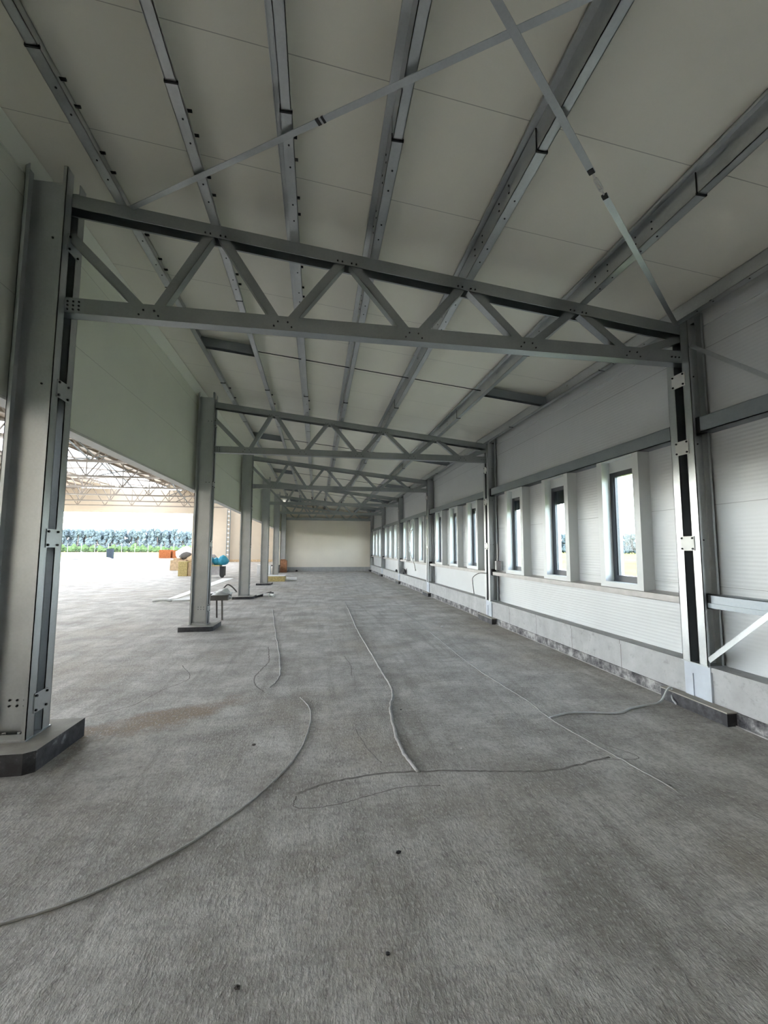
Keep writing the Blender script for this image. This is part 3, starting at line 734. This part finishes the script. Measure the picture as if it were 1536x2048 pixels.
# heap in the hall seen left and right of the second column
tag(MB().box((-11.9, 37.2, -.01), (-10.7, 38.4, .85)).box((-11.7, 37.3, .85), (-11.2, 37.8, 1.0)).build('brown_box', M['tan']), 'brown box at the left end of the hall heap', 'box')
hd = [((-10.4, 38.2, .75), .65, 'tan', 'brown paper sack behind the boxes'), ((-9.7, 38.6, 1.0), .6, 'foil', 'pale sack on top of the heap'), ((-9.0, 37.6, .8), .62, 'greybox', 'grey sack at the right of the heap'), ((-10.9, 38.0, 1.15), .4, 'steel_dark', 'small dark sack topping the heap')]
for c_, rr, mt, lb in hd: tag(MB().blob(c_, rr, c_[0], .15, 2, (1.3, 1, .85), -.01).build('sack', M[mt], smooth=True), lb+' beyond the second left column', 'sack', 'sacks in the hall heap')
tag(MB().box((-8.95, 29.6, -.01), (-8.4, 30.3, .95)).build('cream_sack', M['wool']), 'yellowish bale in front of the hall heap', 'bale')
tag(MB().box((-8.38, 29.7, -.01), (-7.9, 30.4, .88)).box((-8.4, 29.68, .3), (-7.9, 29.7, .4)).build('strapped_bale', M['tan']), 'strapped tan bale next to the yellowish bale', 'bale')
r = empty('tool_cart', (-6.3, 28.0, 0), 'low cart carrying blue sacks in the hall, right of the second left column', 'cart')
MB().box((-.55, -.3, .18), (.35, .4, .72)).build('cart_box', M['greybox'], r)
MB().box((-.55, -.33, .72), (.35, .43, .78)).build('cart_rim', M['wool'], r)
for lx in (-.5, .5):
    MB().cyl((lx, -.28, .12), (lx, -.18, .12), .12, 12).build('wheel', M['dark'], r)
MB().box((.36, -.3, .12), (.6, .3, .70)).build('motor', M['dark'], r)
for i, (x, y, z, rr) in enumerate([(-6.72, 28.0, 1.05, .34), (-6.25, 28.2, .98, .26), (-5.85, 28.1, 1.02, .36)]):
    tag(MB().blob((x, y, z), rr, i+2, .2, 2, (1, 1, .95), .78).build('blue_sack', M['blue'], smooth=True), '%s bright blue plastic sack on the low cart' % ('leftmost', 'middle', 'rightmost')[i], 'sack', 'blue sacks on the cart')

# ------------------------------------------------------------------ the big hall beyond
RX = -23.5
zr = lambda x: 8.6+.08*min(abs(x)-3, abs(HX)-abs(x)) if True else 0
def zroof(x):
    a = abs(x); return 8.6+.08*(a-3) if a <= 23.5 else 8.6+.08*(44-a)
HY0 = YN
def slope(x0, x1, name, mat, label, y0=None, y1=HY+.3):
    b = MB(); y0 = HY0 if y0 is None else y0
    b.quadbox([(x0, y0, zroof(x0)), (x1, y0, zroof(x1)), (x1, y1, zroof(x1)), (x0, y1, zroof(x0)), (x0, y0, zroof(x0)+.1), (x1, y0, zroof(x1)+.1), (x1, y1, zroof(x1)+.1), (x0, y1, zroof(x0)+.1)])
    tag(b.build(name, M[mat]), label, kind='structure')
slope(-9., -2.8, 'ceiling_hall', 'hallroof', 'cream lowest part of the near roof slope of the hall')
slope(-12.5, -9., 'ceiling_skylight', 'skylight_added', 'unseen translucent strip added to the near hall roof slope for light', 8.)  # unseen strip, added to bring more daylight down to the aisle
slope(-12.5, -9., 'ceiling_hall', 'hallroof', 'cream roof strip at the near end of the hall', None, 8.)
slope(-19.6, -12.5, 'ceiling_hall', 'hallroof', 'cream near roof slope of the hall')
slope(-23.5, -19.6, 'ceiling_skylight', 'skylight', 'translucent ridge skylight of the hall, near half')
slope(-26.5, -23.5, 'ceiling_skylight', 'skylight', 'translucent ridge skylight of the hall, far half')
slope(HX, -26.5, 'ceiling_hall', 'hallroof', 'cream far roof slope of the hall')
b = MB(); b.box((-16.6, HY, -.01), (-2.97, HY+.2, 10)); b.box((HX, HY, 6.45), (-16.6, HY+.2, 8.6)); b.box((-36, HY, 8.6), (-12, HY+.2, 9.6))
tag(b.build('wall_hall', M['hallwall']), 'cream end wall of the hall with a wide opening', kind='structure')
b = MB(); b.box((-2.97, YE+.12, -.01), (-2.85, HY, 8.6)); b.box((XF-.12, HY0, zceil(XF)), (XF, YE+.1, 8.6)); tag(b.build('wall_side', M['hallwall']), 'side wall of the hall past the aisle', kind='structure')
b = MB(); b.box((HX-.2, YN, -.01), (HX, HY, 4.8)); b.box((HX-.2, YN, 8.3), (HX, HY, 8.7)); tag(b.build('wall_hall_side', M['hallwall']), 'unseen far side wall of the hall, high open strip added for light', kind='structure')  # unseen wall added to cut side light, its open strip shaped for daylight
def hall_truss(root):
    d = MB(); zb = 7.2
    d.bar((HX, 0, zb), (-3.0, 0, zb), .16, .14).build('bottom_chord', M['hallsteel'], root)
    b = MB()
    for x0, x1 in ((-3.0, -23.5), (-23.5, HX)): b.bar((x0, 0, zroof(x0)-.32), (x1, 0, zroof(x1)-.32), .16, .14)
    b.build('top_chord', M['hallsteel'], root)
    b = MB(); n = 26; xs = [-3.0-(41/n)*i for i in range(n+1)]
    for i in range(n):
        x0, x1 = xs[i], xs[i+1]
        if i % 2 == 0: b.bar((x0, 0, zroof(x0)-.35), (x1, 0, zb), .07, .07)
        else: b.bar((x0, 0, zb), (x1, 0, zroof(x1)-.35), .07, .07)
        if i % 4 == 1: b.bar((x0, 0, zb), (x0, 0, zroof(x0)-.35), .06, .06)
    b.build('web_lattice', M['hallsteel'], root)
TD = {2: 'nearest', 3: 'second', 4: 'third', 5: 'fourth', 6: 'fifth', 7: 'sixth', 8: 'seventh', 9: 'eighth and farthest'}
h0 = None
for k in range(2, 10):
    if h0 is None: h0 = empty('hall_truss', (0, 0, 0), None, 'truss', 'hall roof trusses'); hall_truss(h0); o = h0
    else: o = copy_tree(h0)
    o.location = (0, CY(k)-(0.0 if k < 9 else .3), 0); o['label'] = '%s lattice truss of the hall roof seen under the fascia' % TD[k]
i = 0
for x in [-4.5-1.5*j for j in range(10)]+[-19.4, -26.8]+[-28.3-1.5*j for j in range(11)]:
    i += 1
    b = MB(); b.bar((0, HY0, 0), (0, HY, 0), .09, .20)
    o = b.build('hall_purlin', M['hallsteel']); o.location = (x, 0, zroof(x)-.12)
    side = 'near' if x > -23 else 'far'
    tag(o, 'long purlin under the cream %s roof slope of the hall' % side, 'purlin', 'purlins of the %s hall roof slope' % side)
# cross rods between hall trusses (pale)
for k in range(3, 9):
    r = empty('hall_cross_brace', (-14-1.2*(k % 3), CY(k), 7.25), 'pale crossed rods between hall trusses, %s bay from the near end' % ORD[k-3], 'brace', 'crossed rods under the hall roof')
    for s in (0, 1): MB().bar((0, 0, 0 if s else 1.6), (0, 6, 1.6 if s else 0), .06, .06).build('rod', M['fence'], r)
# lattice column by the end wall
r = empty('lattice_column', (-11.85, HY-.35, 0), 'pale lattice column standing against the hall end wall', 'column')
for dx in (-.18, .18): MB().box((dx-.05, -.1, 0), (dx+.05, .1, 7.1)).build('post', M['fence'], r)
b = MB()
for j in range(12): b.box((-.18, -.08, .3+j*.58), (.18, .08, .48+j*.58))
b.build('lacing', M['white_sheet'], r)
b = MB(); b.box((-16.6, HY-.03, -.01), (-2.97, HY, .30)); tag(b.build('baseboard_hall', M['tan']), 'tan base strip under the hall end wall', kind='structure')

# ------------------------------------------------------------------ small things on the window wall
b = MB(); b.tube(smooth([(4.345, 10.35, 1.22), (4.25, 10.7, 1.20), (4.2, 11.0, 1.08), (4.2, 11.05, .95), (4.22, 11.0, .62)], 6), .009, 6)
tag(b.build('hanging_wire', M['dark'], smooth=True), 'black wire hanging out of the second window wall column', 'wire')
r = empty('socket_box', (4.47, 10.02, 1.42), 'small grey switch box on the near side of the second window wall column', 'switch')
MB().box((-.05, -.05, -.1), (.06, .05, .12)).build('housing', M['greybox'], r)
MB().tube([(0, 0, .12), (0, 0, .5), (0, 0, .55)], .01, 6).build('conduit', M['galv_white'], r)
tag(MB().blob((4.47, 21.6, .68), .16, 9, .4, 2, (.5, 1.3, 1), .526).build('black_bundle', M['dark']), 'black bundle on the plinth in front of the fourth window wall column', 'bundle')
tag(MB().blob((4.47, 23.6, .60), .09, 12, .4, 2, (.6, 1.6, .8), .526).build('black_bundle', M['dark']), 'smaller black scrap on the plinth past the fourth column', 'bundle')
TF = empty('torn_foil', (0, 0, 0)); rnd = random.Random(5)
for pts in ([(4.30, 18.7, 3.2), (4.27, 19.0, 2.9), (4.22, 19.1, 2.5), (4.25, 19.3, 2.2), (4.27, 19.2, 1.9)], [(4.30, 19.6, 3.1), (4.25, 19.3, 2.8), (4.22, 19.15, 2.5)], [(4.26, 18.6, 2.7), (4.24, 18.9, 2.6), (4.22, 19.1, 2.5)], [(4.26, 19.2, 1.9), (4.22, 18.9, 1.6), (4.28, 18.5, 1.2), (4.3, 18.2, .9)], [(4.27, 19.9, 1.3), (4.24, 20.2, 1.25), (4.28, 20.4, 1.3)]):
    MB().tube(smooth(pts, 6, .02, 3), .028, 6, .04).build('foil_strip', M['foil'], TF, smooth=True)
tag(TF, 'torn white foil strips hanging before the windows of the third bay', 'foil')

# ------------------------------------------------------------------ outside
b = MB(); b.box((-600, -300, -.5), (800, 900, -.06)); tag(b.build('ground', M['grass']), 'flat sunlit grass field around the building', kind='structure')
b = MB(); b.box((-90, HY-.5, -.06), (6, 86, -.02)); b.box((-90, -60, -.06), (HX, HY, -.02)); b.box((HX, -60, -.06), (8, YN-.2, -.02)); tag(b.build('ground_apron', M['apron']), 'pale concrete apron outside the hall', kind='structure')
def yard(fn, name, mat, label, cat, group='goods in the yard'): tag(fn.build(name, M[mat]), label, cat, group)
yard(MB().cyl((-34.5, 78, -.02), (-34.5, 78, 1.7), .55, 14), 'oil_drum', 'yard_dark', 'dark drum standing alone in the sunlit yard', 'drum')
yard(MB().box((-27.5, 80, -.02), (-25.6, 81.6, 1.5)), 'brick_pallet', 'yard_brick', 'reddish brick pallet in the yard, left of the white heap', 'pallet')
yard(MB().box((-25.3, 80.2, -.02), (-23.9, 81.6, 1.4)), 'brick_pallet', 'yard_brick', 'second reddish brick pallet, close to the white heap', 'pallet')
yard(MB().blob((-20.5, 72, .6), 1.5, 3, .25, 2, (1.2, 1, .9), -.02), 'white_heap', 'yard_white', 'white wrapped heap in the yard', 'heap')
yard(MB().box((-19.6, 76, -.02), (-18.2, 77, 1.6)), 'orange_pallet', 'yard_orange', 'orange brown pallet right of the white heap', 'pallet')
yard(MB().box((-17.9, 73, -.02), (-16.6, 74, 1.35)), 'orange_pallet', 'yard_orange', 'nearer orange brown pallet at the opening edge', 'pallet')
yard(MB().blob((-37, 74, .3), 1.2, 8, .25, 2, (1.6, 1, .6), -.02), 'white_heap', 'yard_white', 'low white heap at the left of the yard', 'heap')
yard(MB().blob((-31.5, 70, .1), .5, 9, .25, 2, (1.6, 1, .6), -.02), 'rubble_heap', 'greybox', 'small grey rubble pile in the yard', 'heap')
# fence
r = empty('wire_fence', (-95, 150, -.06), 'pale post and wire fence in front of the forest', 'fence')
pm = None
for i in range(24):
    if pm is None: pm = MB().cyl((0, 0, 0), (0, 0, 3.2), .06, 6).build('post', M['fence'], r)
    else: pm2 = pm.copy(); COL.objects.link(pm2); pm2.parent = r; pm2.location = (i*4., 0, 0)
b = MB()
for j in range(7): b.bar((0, 0, .4+j*.5), (92, 0, .4+j*.5), .03, .03)
b.build('wire_mesh', M['fence'], r)
# forest
def tree_meshes(seed):
    rnd = random.Random(seed); H = rnd.uniform(9.2, 11.2)
    t = MB().cyl((0, 0, 0), (0, 0, H*.8), .16, 6, .07)
    c = MB()
    for i in range(34):
        z = H*rnd.uniform(.08, 1.0); rr = 1.5*(1-max(0, z/H-.30)/.95)+.25
        a = rnd.uniform(0, 2*PI); c.blob((math.cos(a)*rr*.7, math.sin(a)*rr*.7, z), rnd.uniform(.4, .85), rnd.random()*50, .5, 2, (.8, .8, 1.25))
    return t, c
protos = []
for s in range(4):
    t, c = tree_meshes(s+3)
    r = empty('pine_tree', (0, 0, -.06), 'tall pine in the hazy forest line beyond the field', 'tree', 'forest line beyond the field')
    t.build('trunk', M['bark'], r); c.build('crown', M['leaf'], r); protos.append(r)
spots = []
rnd = random.Random(11)
for row, (Y, st) in enumerate(((208, 2.4), (213, 2.3), (219, 2.3))):
    x = -128
    while x < -38: spots.append((x+rnd.uniform(-.8, .8), Y+rnd.uniform(-2, 2))); x += st
for row, off in enumerate((0, 7)):
    # belt seen through the windows
    n = 66
    for i in range(n):
        f = i/(n-1); x = 52+f*130; y = 245-f*85+off*1.3
        spots.append((x+rnd.uniform(-1, 1), y+rnd.uniform(-2, 2)))
used = set()
for i, (x, y) in enumerate(spots):
    j = rnd.randrange(4)
    if j not in used: o = protos[j]; used.add(j)
    else: o = copy_tree(protos[j])
    o.location = (x, y, -.06); o.rotation_euler.z = rnd.uniform(0, 6.28); o.scale = (1.15, 1.15, rnd.uniform(.86, 1.0))
    side = 'left' if x < 0 else 'right'
    o['label'] = 'tall pine in the forest line seen through the %s' % ('hall opening' if x < 0 else 'narrow windows'); o['group'] = 'forest line seen through the %s' % ('hall opening' if x < 0 else 'windows')
bp = None
for i in range(30):
    if bp is None:
        c = MB()
        for q in range(6): c.blob((rnd.uniform(-1, 1), rnd.uniform(-.6, .6), rnd.uniform(.5, 1.6)), rnd.uniform(.6, 1), q, .4, 2)
        o = bp = c.build('bush', M['bush'])
    else: o = bp.copy(); COL.objects.link(o)
    tag(o, 'bright green bush at the foot of the forest behind the fence', 'bush', 'bushes below the forest')
    o.location = (-118+i*2.7, 203+rnd.uniform(-2, 2), -.06); o.scale = (1.3, 1.2, rnd.uniform(1., 1.7)); o.rotation_euler.z = rnd.uniform(0, 6)

# ------------------------------------------------------------------ light
w = bpy.data.worlds.new('sky'); SC.world = w; w.use_nodes = True; nt = w.node_tree
bg = nt.nodes['Background']
sky = N(nt, 'ShaderNodeTexSky', sky_type='NISHITA'); sky.sun_disc = False
SUN_EL = math.radians(27); SUN_AZ = math.radians(-14)      # azimuth from +Y towards -X
sky.sun_elevation = math.radians(52); sky.sun_rotation = SUN_AZ; sky.air_density = 1.; sky.dust_density = .9; sky.ozone_density = 1.
hs = N(nt, 'ShaderNodeHueSaturation'); hs.inputs['Saturation'].default_value = .42; nt.links.new(sky.outputs[0], hs.inputs['Color']); nt.links.new(hs.outputs[0], bg.inputs['Color']); bg.inputs['Strength'].default_value = 1.0
sun = bpy.data.lights.new('sun', 'SUN'); sun.energy = 2.2; sun.angle = math.radians(1.); sun.color = (1., .93, .82)
so = bpy.data.objects.new('sun', sun); COL.objects.link(so)
dirv = Vector((math.sin(SUN_AZ)*math.cos(SUN_EL), math.cos(SUN_AZ)*math.cos(SUN_EL), math.sin(SUN_EL)))
so.rotation_euler = dirv.to_track_quat('Z', 'Y').to_euler(); so.location = (-20, 60, 40)

# ------------------------------------------------------------------ camera
yaw, pitch, roll, f, h = .1574, .0871, .0037, 842.5, 1.834
cy_, sy_, cp, sp_ = math.cos(yaw), math.sin(yaw), math.cos(pitch), math.sin(pitch)
fwd = Vector((sy_*cp, cy_*cp, sp_)); right = Vector((cy_, -sy_, 0)); up = right.cross(fwd)
r2 = math.cos(roll)*right+math.sin(roll)*up; u2 = -math.sin(roll)*right+math.cos(roll)*up
cam = bpy.data.cameras.new('camera'); co = bpy.data.objects.new('camera', cam); COL.objects.link(co)
mat = Matrix(((r2.x, u2.x, -fwd.x, 0), (r2.y, u2.y, -fwd.y, 0), (r2.z, u2.z, -fwd.z, h), (0, 0, 0, 1)))
co.matrix_world = mat
cam.sensor_fit = 'VERTICAL'; cam.sensor_height = 24.; cam.lens = 24.*f/2048.; cam.clip_start = .05; cam.clip_end = 2000
SC.camera = co
SC.view_settings.view_transform = 'Standard'; SC.view_settings.look = 'None'; SC.view_settings.gamma = 1.; SC.view_settings.use_curve_mapping = False
SC.view_settings.exposure = 2.45
SC.cycles.max_bounces = 10; SC.cycles.diffuse_bounces = 8; SC.cycles.glossy_bounces = 5; SC.cycles.transparent_max_bounces = 16
SC.cycles.sample_clamp_indirect = 12
